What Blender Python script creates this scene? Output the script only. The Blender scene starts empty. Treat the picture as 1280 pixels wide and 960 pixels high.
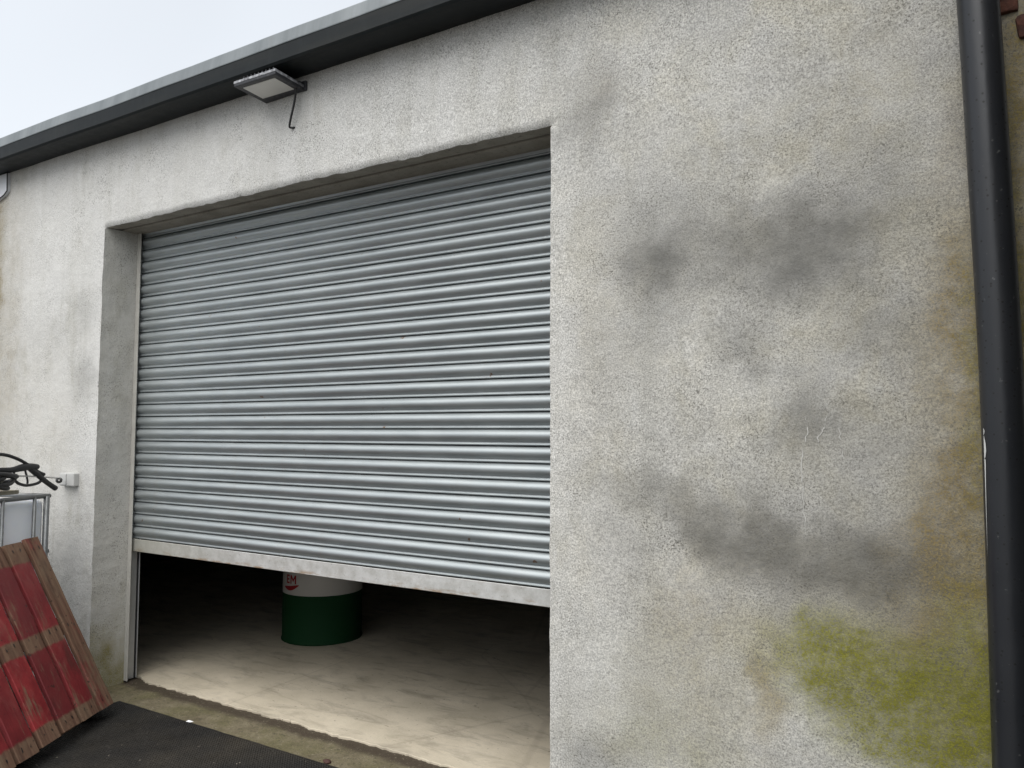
import bpy, bmesh, math, random
import numpy as np
from mathutils import Vector, Matrix, noise as mnoise

random.seed(7)
rng = np.random.default_rng(7)
SC = bpy.context.scene
COL = SC.collection
rad = math.radians

# ------------------------------------------------------------------ camera
YAW, PITCH, ROLL, FPX = 0.55881, 0.06123, 0.00353, 1000.0
fw = Vector((-math.sin(YAW) * math.cos(PITCH), math.cos(YAW) * math.cos(PITCH), math.sin(PITCH)))
rt = Vector((math.cos(YAW), math.sin(YAW), 0))
up = rt.cross(fw)
rr = rt * math.cos(ROLL) + up * math.sin(ROLL)
uu = up * math.cos(ROLL) - rt * math.sin(ROLL)
cam = bpy.data.cameras.new('camera')
cam.sensor_width = 36.0
cam.lens = FPX / 1280.0 * 36.0
cam.clip_start = 0.02
cam.clip_end = 2000
co = bpy.data.objects.new('camera', cam)
COL.objects.link(co)
m = Matrix((rr, uu, -fw)).transposed().to_4x4()
m.translation = Vector((4.6363, -3.0016, 1.515))
co.matrix_world = m
SC.camera = co

# ------------------------------------------------------------------ sky + sun (overcast, brighter behind the camera)
SUN_EL, SUN_AZ = 60.0, 1.0          # azimuth from -Y towards -X when negative
sd = Vector((math.sin(rad(SUN_AZ)) * math.cos(rad(SUN_EL)), -math.cos(rad(SUN_AZ)) * math.cos(rad(SUN_EL)), math.sin(rad(SUN_EL))))
W = bpy.data.worlds.new('World')
SC.world = W
W.use_nodes = True
wn, wl = W.node_tree.nodes, W.node_tree.links
wn.clear()
sky = wn.new('ShaderNodeTexSky')
sky.sky_type = 'NISHITA'
sky.sun_disc = False
sky.sun_elevation = rad(SUN_EL)
sky.sun_rotation = math.atan2(sd.x, sd.y)
sky.dust_density = 4.0
hs = wn.new('ShaderNodeHueSaturation')
hs.inputs['Saturation'].default_value = 0.28
mixw = wn.new('ShaderNodeMix'); mixw.data_type = 'RGBA'
mixw.inputs[0].default_value = 0.72
mixw.inputs[7].default_value = (4.05, 4.3, 4.6, 1)     # even cloud layer
wtc = wn.new('ShaderNodeTexCoord')
wno = wn.new('ShaderNodeTexNoise'); wno.inputs['Scale'].default_value = 1.7; wno.inputs['Detail'].default_value = 3
wmr = wn.new('ShaderNodeMapRange'); wmr.inputs[1].default_value = 0.3; wmr.inputs[2].default_value = 0.7; wmr.inputs[3].default_value = 0.92; wmr.inputs[4].default_value = 1.06
wmul = wn.new('ShaderNodeVectorMath'); wmul.operation = 'SCALE'
bg = wn.new('ShaderNodeBackground'); bg.inputs[1].default_value = 0.110
wo = wn.new('ShaderNodeOutputWorld')
wl.new(sky.outputs[0], hs.inputs['Color']); wl.new(hs.outputs[0], mixw.inputs[6])
wl.new(wtc.outputs['Generated'], wno.inputs['Vector']); wl.new(wno.outputs['Fac'], wmr.inputs[0])
wl.new(mixw.outputs[2], wmul.inputs[0]); wl.new(wmr.outputs[0], wmul.inputs['Scale'])
wl.new(wmul.outputs[0], bg.inputs[0]); wl.new(bg.outputs[0], wo.inputs[0])

sl = bpy.data.lights.new('sun', 'SUN')
sl.energy = 1.5
sl.angle = rad(75)
sl.color = (1.0, 0.975, 0.94)
so = bpy.data.objects.new('sun', sl)
so.rotation_euler = sd.to_track_quat('Z', 'Y').to_euler()
so.location = (0, -6, 12)
COL.objects.link(so)
SC.view_settings.view_transform = 'Standard'
SC.view_settings.look = 'None'
SC.view_settings.exposure = 1.06
SC.view_settings.gamma = 1.0

# ------------------------------------------------------------------ helpers
class Mat:
    """small node-graph writer"""
    def __init__(s, name, rough=0.8, metal=0.0, color=(.5, .5, .5), spec=0.5):
        s.m = bpy.data.materials.new(name); s.m.use_nodes = True
        s.t = s.m.node_tree; s.b = s.t.nodes['Principled BSDF']
        s.b.inputs['Roughness'].default_value = rough
        s.b.inputs['Metallic'].default_value = metal
        s.b.inputs['Base Color'].default_value = (*color, 1)
        s.b.inputs['Specular IOR Level'].default_value = spec
    def new(s, t): return s.t.nodes.new(t)
    def put(s, sock, v):
        if isinstance(v, bpy.types.NodeSocket): s.t.links.new(v, sock)
        elif isinstance(v, tuple) and len(v) == 3 and sock.type == 'RGBA': sock.default_value = (*v, 1)
        else: sock.default_value = v
    def pos(s): return s.new('ShaderNodeNewGeometry').outputs['Position']
    def obj(s): return s.new('ShaderNodeTexCoord').outputs['Object']
    def rnd(s): return s.new('ShaderNodeObjectInfo').outputs['Random']
    def map(s, v, scale=(1, 1, 1), loc=(0, 0, 0)):
        n = s.new('ShaderNodeMapping'); s.put(n.inputs['Vector'], v)
        if isinstance(loc, bpy.types.NodeSocket): s.put(n.inputs['Location'], loc)
        else: n.inputs['Location'].default_value = loc
        n.inputs['Scale'].default_value = scale; return n.outputs[0]
    def noise(s, v, scale, detail=4, rough=.55, dist=0):
        n = s.new('ShaderNodeTexNoise'); s.put(n.inputs['Vector'], v)
        n.inputs['Scale'].default_value = scale; n.inputs['Detail'].default_value = detail
        n.inputs['Roughness'].default_value = rough; n.inputs['Distortion'].default_value = dist
        return n.outputs['Fac']
    def voro(s, v, scale):
        n = s.new('ShaderNodeTexVoronoi'); s.put(n.inputs['Vector'], v); n.inputs['Scale'].default_value = scale
        return n
    def ramp(s, f, a, b, lo=0., hi=1.):
        n = s.new('ShaderNodeMapRange'); s.put(n.inputs[0], f)
        n.inputs[1].default_value = a; n.inputs[2].default_value = b
        n.inputs[3].default_value = lo; n.inputs[4].default_value = hi; return n.outputs[0]
    def mix(s, f, a, b, mode='MIX'):
        n = s.new('ShaderNodeMix'); n.data_type = 'RGBA'; n.blend_type = mode
        s.put(n.inputs[0], f); s.put(n.inputs[6], a); s.put(n.inputs[7], b); return n.outputs[2]
    def math(s, op, a, b=0., c=None):
        n = s.new('ShaderNodeMath'); n.operation = op
        s.put(n.inputs[0], a); s.put(n.inputs[1], b)
        if c is not None: s.put(n.inputs[2], c)
        return n.outputs[0]
    def sep(s, v):
        n = s.new('ShaderNodeSeparateXYZ'); s.put(n.inputs[0], v); return n.outputs
    def attr(s, name):
        n = s.new('ShaderNodeAttribute'); n.attribute_name = name; return n
    def bump(s, h, dist, strength=1.0, prev=None):
        n = s.new('ShaderNodeBump'); s.put(n.inputs['Height'], h)
        n.inputs['Distance'].default_value = dist; n.inputs['Strength'].default_value = strength
        if prev is not None: s.t.links.new(prev, n.inputs['Normal'])
        return n.outputs[0]
    def done(s, color=None, rough=None, normal=None, metal=None):
        if color is not None: s.put(s.b.inputs['Base Color'], color)
        if rough is not None: s.put(s.b.inputs['Roughness'], rough)
        if normal is not None: s.put(s.b.inputs['Normal'], normal)
        if metal is not None: s.put(s.b.inputs['Metallic'], metal)
        return s.m


def wloc(o):
    p = Vector((0, 0, 0))
    while o is not None:
        p += o.location; o = o.parent
    return p


def tag(o, label=None, cat=None, group=None, kind=None):
    if label: o['label'] = label
    if cat: o['category'] = cat
    if group: o['group'] = group
    if kind: o['kind'] = kind
    return o


def thing(name, label, cat, loc=(0, 0, 0), group=None):
    o = bpy.data.objects.new(name, None); COL.objects.link(o)
    o.location = loc; o.empty_display_size = .1
    return tag(o, label, cat, group)


def link(name, me, mat, parent=None, smooth=False, world=True):
    o = bpy.data.objects.new(name, me); COL.objects.link(o)
    if mat is not None and not me.materials: me.materials.append(mat)
    if parent is not None:
        o.parent = parent
        if world: me.transform(Matrix.Translation(-wloc(parent)))
    if smooth:
        me.polygons.foreach_set('use_smooth', [True] * len(me.polygons))
    return o


def pyd(name, v, f, mat, parent=None, smooth=False, world=True):
    me = bpy.data.meshes.new(name); me.from_pydata([tuple(map(float, p)) for p in v], [], f); me.update()
    return link(name, me, mat, parent, smooth, world)


def fin(name, bm, mat, parent=None, smooth=False, world=True):
    bmesh.ops.recalc_face_normals(bm, faces=bm.faces)
    me = bpy.data.meshes.new(name); bm.to_mesh(me); bm.free()
    return link(name, me, mat, parent, smooth, world)


def box(bm, a, b, bev=0.0, seg=1, M=None):
    r = bmesh.ops.create_cube(bm, size=1)
    vs = r['verts']
    c = [(a[i] + b[i]) / 2 for i in range(3)]; s = [abs(b[i] - a[i]) for i in range(3)]
    for v in vs:
        v.co = Vector((v.co.x * s[0] + c[0], v.co.y * s[1] + c[1], v.co.z * s[2] + c[2]))
    if bev:
        es = list({e for v in vs for e in v.link_edges})
        r = bmesh.ops.bevel(bm, geom=es, offset=bev, segments=seg, affect='EDGES', profile=.6)
        vs = list({v for f in r['faces'] for v in f.verts} | {v for v in vs if v.is_valid})
    if M is not None:
        for v in vs: v.co = M @ v.co
    return vs


def tube(pts, radii, seg=10, sub=6, cap=True):
    """smooth tube through points (Catmull-Rom); returns verts, faces"""
    P = [Vector(p) for p in pts]
    if not hasattr(radii, '__len__'): radii = [radii] * len(P)
    path, rs = [], []
    for i in range(len(P) - 1):
        p0, p1, p2, p3 = P[max(i - 1, 0)], P[i], P[i + 1], P[min(i + 2, len(P) - 1)]
        for k in range(sub):
            t = k / sub
            path.append(.5 * ((2 * p1) + (p2 - p0) * t + (2 * p0 - 5 * p1 + 4 * p2 - p3) * t * t + (3 * p1 - p0 - 3 * p2 + p3) * t ** 3))
            rs.append(radii[i] * (1 - t) + radii[i + 1] * t)
    path.append(P[-1]); rs.append(radii[-1])
    V, F = [], []
    nrm = None
    for i, p in enumerate(path):
        t = (path[min(i + 1, len(path) - 1)] - path[max(i - 1, 0)]).normalized()
        if nrm is None:
            nrm = t.orthogonal().normalized()
        nrm = (nrm - t * nrm.dot(t)).normalized()
        b = t.cross(nrm)
        for k in range(seg):
            a = 2 * math.pi * k / seg
            V.append(p + (nrm * math.cos(a) + b * math.sin(a)) * rs[i])
    for i in range(len(path) - 1):
        for k in range(seg):
            a, b_ = i * seg + k, i * seg + (k + 1) % seg
            F.append((a, b_, b_ + seg, a + seg))
    if cap:
        F.append(tuple(range(seg))[::-1]); F.append(tuple(range(len(V) - seg, len(V))))
    return V, F


def lathe(prof, seg=48, cen=(0, 0, 0)):
    V, F = [], []
    for (r, z) in prof:
        for k in range(seg):
            a = 2 * math.pi * k / seg
            V.append((cen[0] + r * math.cos(a), cen[1] + r * math.sin(a), cen[2] + z))
    for i in range(len(prof) - 1):
        for k in range(seg):
            a, b = i * seg + k, i * seg + (k + 1) % seg
            F.append((a, b, b + seg, a + seg))
    return V, F


def fbm(x, y, z=0., o=4):
    return mnoise.fractal(Vector((x, y, z)), .9, 2.0, o)


# ------------------------------------------------------------------ measured layout (metres)
D = 0.2466                   # the wall's outer face is at y = -D, the shutter at y = 0
XA, XR, ZL = -0.018, 3.092, 2.754
ZB = 0.857                   # top of the bottom bar
PITCH_S = 0.075

# ------------------------------------------------------------------ materials
def wall_material():
    s = Mat('stained_render', rough=.93, spec=.25)
    p = s.pos()
    a = s.attr('stain')
    big = s.noise(p, 1.1, 5, .6)
    mid = s.noise(p, 7.0, 7, .68)
    streak = s.noise(s.map(p, (9, 9, .55)), 1.0, 5, .6)
    grain = s.noise(p, 165, 3, .8)
    grit = s.noise(p, 150, 3, .65)
    pit = s.voro(p, 95)
    side = s.ramp(s.sep(p)[0], 2.6, 4.3)
    col = s.mix(s.ramp(big, .35, .68), (.50, .495, .475), (.57, .56, .53))
    col = s.mix(side, col, s.mix(s.ramp(big, .35, .68), (.43, .415, .365), (.51, .49, .43)))
    col = s.mix(s.ramp(mid, .38, .7, 0, .55), col, (.60, .595, .575))
    col = s.mix(s.ramp(streak, .50, .72, 0, .42), col, (.38, .37, .325))
    col = s.mix(s.ramp(s.noise(s.map(p, (5, 5, 2), (3, 1, 8)), 1, 7, .75), .52, .66, 0, .40), col, (.35, .335, .28))
    cl = s.noise(s.map(p, (1, 1, 1), (5, 2, 1)), 4.2, 5, .62, .4)
    col = s.mix(s.math('MULTIPLY', side, s.ramp(cl, .50, .66, 0, .55)), col, (.47, .435, .335))
    col = s.mix(s.math('MULTIPLY', side, s.ramp(cl, .50, .36, 0, .50)), col, (.40, .395, .385))
    sp = s.sep(a.outputs['Color'])
    # ragged edges for the stains
    wob = s.math('ADD', s.math('MULTIPLY', s.math('SUBTRACT', mid, .5), .5), s.math('MULTIPLY', s.math('SUBTRACT', grain, .5), 1.6))
    def st(ch, g): return s.ramp(s.math('MULTIPLY', ch, s.math('ADD', 1.0, s.math('MULTIPLY', wob, g))), 0, 1)
    col = s.mix(st(a.outputs['Alpha'], .8), col, (.66, .655, .63))
    col = s.mix(s.math('MULTIPLY', st(sp[0], 1.2), s.ramp(s.noise(p, 13, 6, .75), .3, .62, .78, 1.02)), col, (.125, .123, .112))
    col = s.mix(s.math('MULTIPLY', st(sp[1], 1.8), s.ramp(s.noise(p, 9, 6, .75, .4), .34, .6, .55, 1.05)), col, (.215, .165, .075))
    clump = s.ramp(s.noise(p, 22, 7, .78), .38, .58, .72, 1.08)
    col = s.mix(s.math('MULTIPLY', st(sp[2], 1.7), clump), col, (.178, .172, .026))
    # sand grain and pores
    gr = s.ramp(grain, .34, .66, .55, 1.36)
    gr = s.mix(s.ramp(s.sep(p)[0], .8, 3.2), s.mix(.68, gr, (1, 1, 1)), gr)
    col = s.mix(1.0, col, gr, 'MULTIPLY')
    pits = s.ramp(grit, .55, .61)
    pits = s.math('MULTIPLY', pits, s.ramp(s.noise(p, 6.0, 4, .7), .35, .7))
    col = s.mix(s.math('MULTIPLY', pits, .9), col, (.11, .105, .09))
    nb = s.bump(grain, .003, .45)
    nb = s.bump(mid, .03, .35, nb)
    nb = s.bump(s.noise(p, 32, 5, .65), .006, .35, nb)
    return s.done(col, None, nb)

M_WALL = wall_material()

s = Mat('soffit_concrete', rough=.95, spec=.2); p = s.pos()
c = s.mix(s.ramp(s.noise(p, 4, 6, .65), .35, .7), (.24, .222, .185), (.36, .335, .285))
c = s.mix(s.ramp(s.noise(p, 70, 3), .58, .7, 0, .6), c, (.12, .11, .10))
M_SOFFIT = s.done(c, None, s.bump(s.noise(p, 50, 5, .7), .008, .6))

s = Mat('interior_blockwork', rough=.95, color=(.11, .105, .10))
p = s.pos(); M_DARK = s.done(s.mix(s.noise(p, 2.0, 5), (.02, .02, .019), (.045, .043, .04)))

s = Mat('galvanised_slat', rough=.4, metal=.78); p = s.pos(); q = s.map(p, loc=(0, 0, 0))
spg = s.noise(s.map(p, (4, 26, 26)), 1, 4, .6)
fine = s.noise(s.map(p, (3, 60, 160)), 1, 3, .6)
runs = s.noise(s.map(p, (14, 2, .5)), 1, 5, .65)
c = s.mix(s.ramp(spg, .32, .7), (.335, .364, .37), (.42, .449, .452))
c = s.mix(s.ramp(fine, .5, .75, 0, .35), c, (.36, .385, .395))
c = s.mix(s.ramp(runs, .55, .72, 0, .30), c, (.36, .355, .335))
spots = s.noise(p, 19, 2, .5)
c = s.mix(s.ramp(spots, .76, .78, 0, .8), c, (.20, .10, .045))
M_SLAT = s.done(c, s.ramp(spg, .3, .7, .45, .52), s.bump(s.noise(s.map(p, (12, 70, 70)), 1, 3), .0006, .2))

s = Mat('weathered_aluminium_bar', rough=.55, metal=.25); p = s.pos()
c = s.mix(s.ramp(s.noise(p, 14, 6, .7), .35, .7), (.42, .415, .39), (.60, .60, .585))
z = s.sep(p)[2]
low = s.ramp(z, ZB - .074, ZB - .050, 1., 0.)
rust = s.math('MULTIPLY', s.ramp(s.noise(s.map(p, (5, 5, 25)), 1, 6, .75), .50, .60), s.math('ADD', s.math('MULTIPLY', low, .9), .06))
c = s.mix(s.math('MULTIPLY', rust, .9), c, (.26, .155, .065))
c = s.mix(s.ramp(s.noise(p, 90, 3), .66, .70, 0, .7), c, (.16, .14, .12))
left = s.ramp(s.sep(p)[0], .15, .9, 1., 0.)
c = s.mix(s.math('MULTIPLY', left, .5), c, (.32, .31, .235))
M_BAR = s.done(c, None, s.bump(s.noise(p, 40, 4), .003, .4))

s = Mat('guide_steel', rough=.5, metal=.6); p = s.pos()
M_GUIDE = s.done(s.mix(s.noise(p, 12, 5), (.36, .37, .37), (.52, .53, .53)))

s = Mat('guide_mortar', rough=.9); p = s.pos()
M_FLANGE = s.done(s.mix(s.noise(p, 20, 5), (.33, .32, .285), (.47, .46, .42)), None, s.bump(s.noise(p, 60, 4), .004, .5))

s = Mat('gutter_paint', rough=.38, spec=.22); p = s.pos()
drip = s.noise(s.map(p, (16, 16, 5)), 1, 5, .7)
c = s.mix(s.ramp(drip, .5, .78, 0, .55), (.007, .0095, .0105), (.028, .034, .036))
c = s.mix(s.ramp(s.noise(s.map(p, (1.4, 20, 20)), 1, 5), .5, .7, 0, .35), c, (.030, .030, .025))
M_GUT = s.done(c, s.ramp(drip, .3, .7, .45, .6))

s = Mat('gutter_lip_sheet', rough=.45, metal=.1); p = s.pos()
st = s.noise(s.map(p, (7, 3, .8)), 1, 5, .65)
c = s.mix(s.ramp(st, .35, .65), (.130, .147, .154), (.200, .219, .226))
c = s.mix(s.ramp(s.noise(s.map(p, (5, 2, 1)), 1, 3), .66, .72, 0, .5), c, (.14, .15, .15))
M_LIP = s.done(c)

s = Mat('roof_sheet', rough=.6, color=(.10, .11, .115)); M_ROOF = s.done()

s = Mat('pipe_plastic', rough=.34, spec=.55); p = s.pos()
dots = s.voro(p, 62)
dm = s.math('MULTIPLY', s.ramp(dots.outputs['Distance'], .24, .16), s.ramp(s.sep(dots.outputs['Color'])[0], .52, .55))
scr = s.math('MULTIPLY', s.ramp(s.noise(p, 55, 2), .70, .73), .25)
c = s.mix(dm, (.014, .0155, .019), (.004, .004, .004))
c = s.mix(scr, c, (.22, .22, .21))
M_PIPE = s.done(c, s.math('ADD', s.ramp(s.noise(p, 9, 4), .3, .7, .30, .42), s.math('MULTIPLY', dm, .3)), s.bump(s.noise(s.map(p, (20, 20, 4)), 1, 3), .0018, .5))

s = Mat('scratch_white', rough=.7, color=(.62, .62, .60)); M_SCR = s.done()

s = Mat('lamp_housing', rough=.5, color=(.028, .029, .033)); p = s.pos()
M_LAMP = s.done(s.mix(s.ramp(s.noise(p, 60, 4), .5, .7), (.024, .025, .03), (.06, .06, .065)))
s = Mat('lamp_rim_lit', rough=.6); p = s.pos()
M_RIM = s.done(s.mix(s.ramp(s.noise(p, 45, 4), .4, .65), (.12, .12, .13), (.40, .41, .43)))  # light on the housing's edge is put into this paler, mottled colour
s = Mat('lamp_glass', rough=.18); p = s.pos()
M_GLASS = s.done(s.mix(s.noise(p, 9, 4), (.62, .615, .58), (.74, .73, .69)))

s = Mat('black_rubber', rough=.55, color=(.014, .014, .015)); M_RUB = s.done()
s = Mat('steel_rod', rough=.35, metal=.8, color=(.5, .5, .49)); M_ROD = s.done()

s = Mat('slab_concrete', rough=.8, spec=.3); p = s.pos()
c = s.mix(s.ramp(s.noise(p, 2.2, 7, .65), .35, .68), (.47, .415, .315), (.63, .56, .44))
c = s.mix(s.ramp(s.noise(s.map(p, (3.0, 9, 1), (2, 0, 0)), 1, 6, .7, .6), .50, .68, 0, .7), c, (.28, .245, .19))
c = s.mix(s.ramp(s.noise(s.map(p, (7, 13, 1), (0, 7, 0)), 1, 6, .75, .8), .62, .70, 0, .6), c, (.14, .115, .09))
c = s.mix(s.ramp(s.noise(p, 48, 3), .68, .73, 0, .8), c, (.09, .075, .06))
crk = s.voro(s.map(p, (1, 1, 1), (3.1, .4, 0)), .8); crk.feature = 'DISTANCE_TO_EDGE'
c = s.mix(s.ramp(crk.outputs['Distance'], .003, .008, .16, 0), c, (.16, .13, .1))
M_SLAB = s.done(c, s.ramp(s.noise(p, 5, 4), .3, .7, .6, .9), s.bump(s.noise(p, 60, 5, .7), .004, .5))

s = Mat('threshold_mossy_concrete', rough=.85, spec=.3); p = s.pos()
y = s.sep(p)[1]
c = s.mix(s.ramp(s.noise(p, 9, 6, .7), .35, .68), (.115, .096, .058), (.215, .185, .122))
c = s.mix(s.ramp(s.noise(p, 4, 5, .7), .46, .62, 0, .6), c, (.12, .11, .05))
wet = s.ramp(s.math('ADD', y, s.math('MULTIPLY', s.math('SUBTRACT', s.noise(p, 7, 6, .7), .5), .10)), -.075, -.035)
c = s.mix(s.math('MULTIPLY', wet, .92), c, (.060, .045, .032))
c = s.mix(s.ramp(s.noise(p, 55, 5, .8), .52, .64, 0, .75), c, (.06, .05, .032))
c = s.mix(s.ramp(s.noise(p, 75, 4, .8), .60, .66, 0, .7), c, (.30, .27, .20))
M_THR = s.done(c, s.ramp(wet, 0, 1, .9, .6), s.bump(s.noise(p, 45, 6, .75), .01, .8))

s = Mat('yard_concrete', rough=.85); p = s.pos()
c = s.mix(s.ramp(s.noise(p, .8, 7, .65), .35, .68), (.060, .058, .053), (.12, .115, .105))
M_YARD = s.done(c, None, s.bump(s.noise(p, 40, 5, .7), .006, .6))

s = Mat('mat_rubber', rough=.7, spec=.35); p = s.pos()
dust = s.math('MULTIPLY', s.ramp(s.noise(p, 2.0, 4, .6), .34, .75), s.ramp(s.sep(p)[0], .3, 1.1, .25, .85))
c = s.mix(dust, (.008, .008, .008), (.040, .034, .025))
c = s.mix(s.ramp(s.noise(p, 42, 3), .70, .74, 0, .85), c, (.17, .15, .12))
M_MAT = s.done(c, s.ramp(s.noise(p, 6, 4), .3, .7, .5, .85))

def pallet_wood(name, red):
    s = Mat(name, rough=.8, spec=.3); o = s.obj(); r = s.rnd()
    ofs = s.new('ShaderNodeCombineXYZ'); s.put(ofs.inputs[0], s.math('MULTIPLY', r, 7.)); s.put(ofs.inputs[1], s.math('MULTIPLY', r, 3.))
    ov = s.map(o, (1, 1, 1), ofs.outputs[0])
    gr = s.noise(s.map(ov, (55, 55, 2.2)), 1, 5, .6, .5)
    wear = s.noise(s.map(ov, (9, 9, 4)), 1, 6, .7)
    wood = s.mix(s.ramp(gr, .3, .7), (.085, .042, .028), (.205, .118, .076))
    wood = s.mix(s.ramp(wear, .45, .7, 0, .6), wood, (.21, .155, .10))
    z = s.sep(o)[2]
    zz = s.math('ADD', s.math('ADD', z, s.math('MULTIPLY', r, .012)), s.math('MULTIPLY', s.math('SUBTRACT', s.noise(s.map(ov, (22, 22, 9)), 1, 3), .5), .022))
    def band(a, b): return s.math('MULTIPLY', s.ramp(zz, a - .006, a + .006), s.ramp(zz, b - .006, b + .006, 1., 0.))
    bands = s.math('ADD', band(.085, .425), band(.505, .870))
    chips = s.ramp(s.math('ADD', s.math('MULTIPLY', wear, .75), s.math('MULTIPLY', gr, .35)), .60, .70, 1., 0.)
    if not red: bands = s.math('ADD', s.math('MULTIPLY', bands, .0), s.ramp(s.noise(s.map(ov, (12, 12, 5), (4, 1, 2)), 1, 5, .7), .52, .64, 0, .6))
    fac = s.math('MULTIPLY', bands, s.ramp(chips, 0, 1, .18, 1.))
    paint = s.mix(s.ramp(s.noise(ov, 8, 5, .6), .3, .7), (.155, .016, .019), (.30, .034, .036))
    paint = s.mix(s.ramp(s.noise(s.map(ov, (14, 14, 6), (1, 5, 3)), 1, 6, .75), .50, .68, 0, .7), paint, (.30, .085, .075))
    paint = s.mix(s.ramp(r, .1, .9, 0, .65), paint, (.095, .020, .022))
    c = s.mix(fac, wood, paint)
    c = s.mix(s.ramp(s.noise(ov, 38, 3), .67, .72, 0, .85), c, (.03, .02, .015))
    c = s.mix(s.ramp(s.noise(s.map(ov, (10, 10, 5)), 1, 4), .6, .75, 0, .5), c, (.05, .03, .024))
    return s.done(c, s.ramp(fac, 0, 1, .88, .55), s.bump(gr, .004, .6))

M_PRED = pallet_wood('red_painted_board', True)
M_PBARE = pallet_wood('bare_board', False)

s = Mat('drum_green', rough=.45, color=(.006, .036, .012)); s.b.inputs['Roughness'].default_value = .75; s.b.inputs['Specular IOR Level'].default_value = .15; M_DGREEN = s.done()
s = Mat('drum_white', rough=.5, color=(.45, .44, .42)); M_DWHITE = s.done()
s = Mat('drum_red', rough=.5, color=(.26, .010, .014)); M_DRED = s.done()

s = Mat('tank_plastic', rough=.32, spec=.5); p = s.pos()
s.b.inputs['Subsurface Weight'].default_value = .9
s.b.inputs['Subsurface Radius'].default_value = (.16, .17, .19)
M_TANK = s.done(s.mix(s.noise(p, 6, 4), (.78, .81, .86), (.86, .885, .92)))
s = Mat('cage_tube', rough=.45, metal=.75); p = s.pos()
M_CAGE = s.done(s.mix(s.noise(p, 25, 5), (.13, .135, .135), (.27, .275, .275)))
s = Mat('weathered_ply', rough=.85); p = s.pos()
M_PLY = s.done(s.mix(s.noise(s.map(p, (30, 5, 30)), 1, 4), (.16, .14, .10), (.30, .27, .20)))
s = Mat('grey_plastic_box', rough=.55); p = s.pos()
M_JBOX = s.done(s.mix(s.noise(p, 20, 4), (.40, .40, .385), (.47, .47, .455)))
s = Mat('pale_sheet', rough=.5, metal=.1); p = s.pos()
M_PALE = s.done(s.mix(s.noise(p, 12, 4), (.55, .56, .58), (.68, .69, .71)))
s = Mat('added_wall_dark', rough=.95); p = s.pos()
c = s.mix(s.ramp(s.noise(p, 3, 6, .7), .35, .7), (.06, .057, .045), (.15, .14, .115))
M_STONEW = s.done(c, None, s.bump(s.noise(p, 30, 6, .7), .012, .7))
s = Mat('old_brick', rough=.9); p = s.pos()
M_BRICK = s.done(s.mix(s.ramp(s.noise(p, 30, 5, .7), .35, .65), (.045, .018, .013), (.12, .045, .028)), None, s.bump(s.noise(p, 60, 4), .006, .8))
s = Mat('paper', rough=.8, color=(.75, .76, .77)); M_PAPER = s.done()
s = Mat('dead_leaf', rough=.8, color=(.055, .022, .016)); M_LEAF = s.done()
s = Mat('stone', rough=.85, color=(.30, .28, .24)); M_STONE = s.done()

# ------------------------------------------------------------------ stains: where they sit on the wall (x, z, rx, rz, strength)
GREY = [(4.33, 1.10, .10, .09, .3), (3.80, 1.20, .10, .07, .25), (4.44, .82, .07, .3, .12), (4.02, 2.10, .19, .12, .30), (4.10, 2.17, .11, .10, .25), (3.93, 2.20, .12, .09, .22), (4.0, 1.10, .30, .075, .25), (4.22, 1.12, .22, .085, .22), (3.85, 1.16, .12, .08, .25), (4.6, 2.4, .04, .3, .2), (3.57, 2.17, 0.17, 0.148, 0.55), (3.54, 2.11, 0.1, 0.083, 0.35), (4.01, 2.14, 0.223, 0.15, 0.45), (3.91, 2.24, 0.15, 0.07, 0.25), (4.06, 2.04, 0.154, 0.094, 0.3), (3.86, 1.81, 0.096, 0.078, 0.35), (3.92, 1.74, 0.08, 0.041, 0.2), (4.28, 1.8, 0.117, 0.107, 0.42), (4.04, 1.54, 0.107, 0.101, 0.5), (4.2, 1.51, 0.131, 0.072, 0.22), (3.23, 2.75, 0.106, 0.103, 0.33), (3.31, 2.82, 0.076, 0.127, 0.2), (4.29, 2.83, 0.143, 0.08, 0.22), (4.33, 2.65, 0.186, 0.105, 0.15), (4.06, 2.49, 0.234, 0.11, 0.14), (4.32, 2.25, 0.139, 0.103, 0.25), (4.25, 2.4, 0.143, 0.105, 0.15), (3.45, 1.31, 0.127, 0.053, 0.3), (3.62, 1.26, 0.119, 0.057, 0.35), (3.74, 1.18, 0.128, 0.069, 0.42), (3.87, 1.12, 0.148, 0.102, 0.45), (4.01, 1.13, 0.154, 0.065, 0.3), (4.06, 1.07, 0.176, 0.098, 0.45), (4.26, 1.11, 0.173, 0.104, 0.48), (4.38, 1.11, 0.088, 0.097, 0.3), (3.76, 0.92, 0.168, 0.082, 0.15), (3.27, 0.3, 0.132, 0.087, 0.45), (3.93, 1.33, 0.159, 0.067, 0.2), (4.3, 1.4, 0.137, 0.149, 0.2), (3.37, 1.13, 0.081, 0.118, 0.15), (3.57, 1.9, 0.278, 0.073, 0.12), (3.41, 2.43, 0.264, 0.123, 0.12), (-0.2, 2.25, 0.105, 0.11, 0.2), (-0.19, 1.82, 0.122, 0.128, 0.35), (-0.51, 2.07, 0.234, 0.154, 0.1), (3.14, 3.06, 0.092, 0.199, 0.12)]
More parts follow.
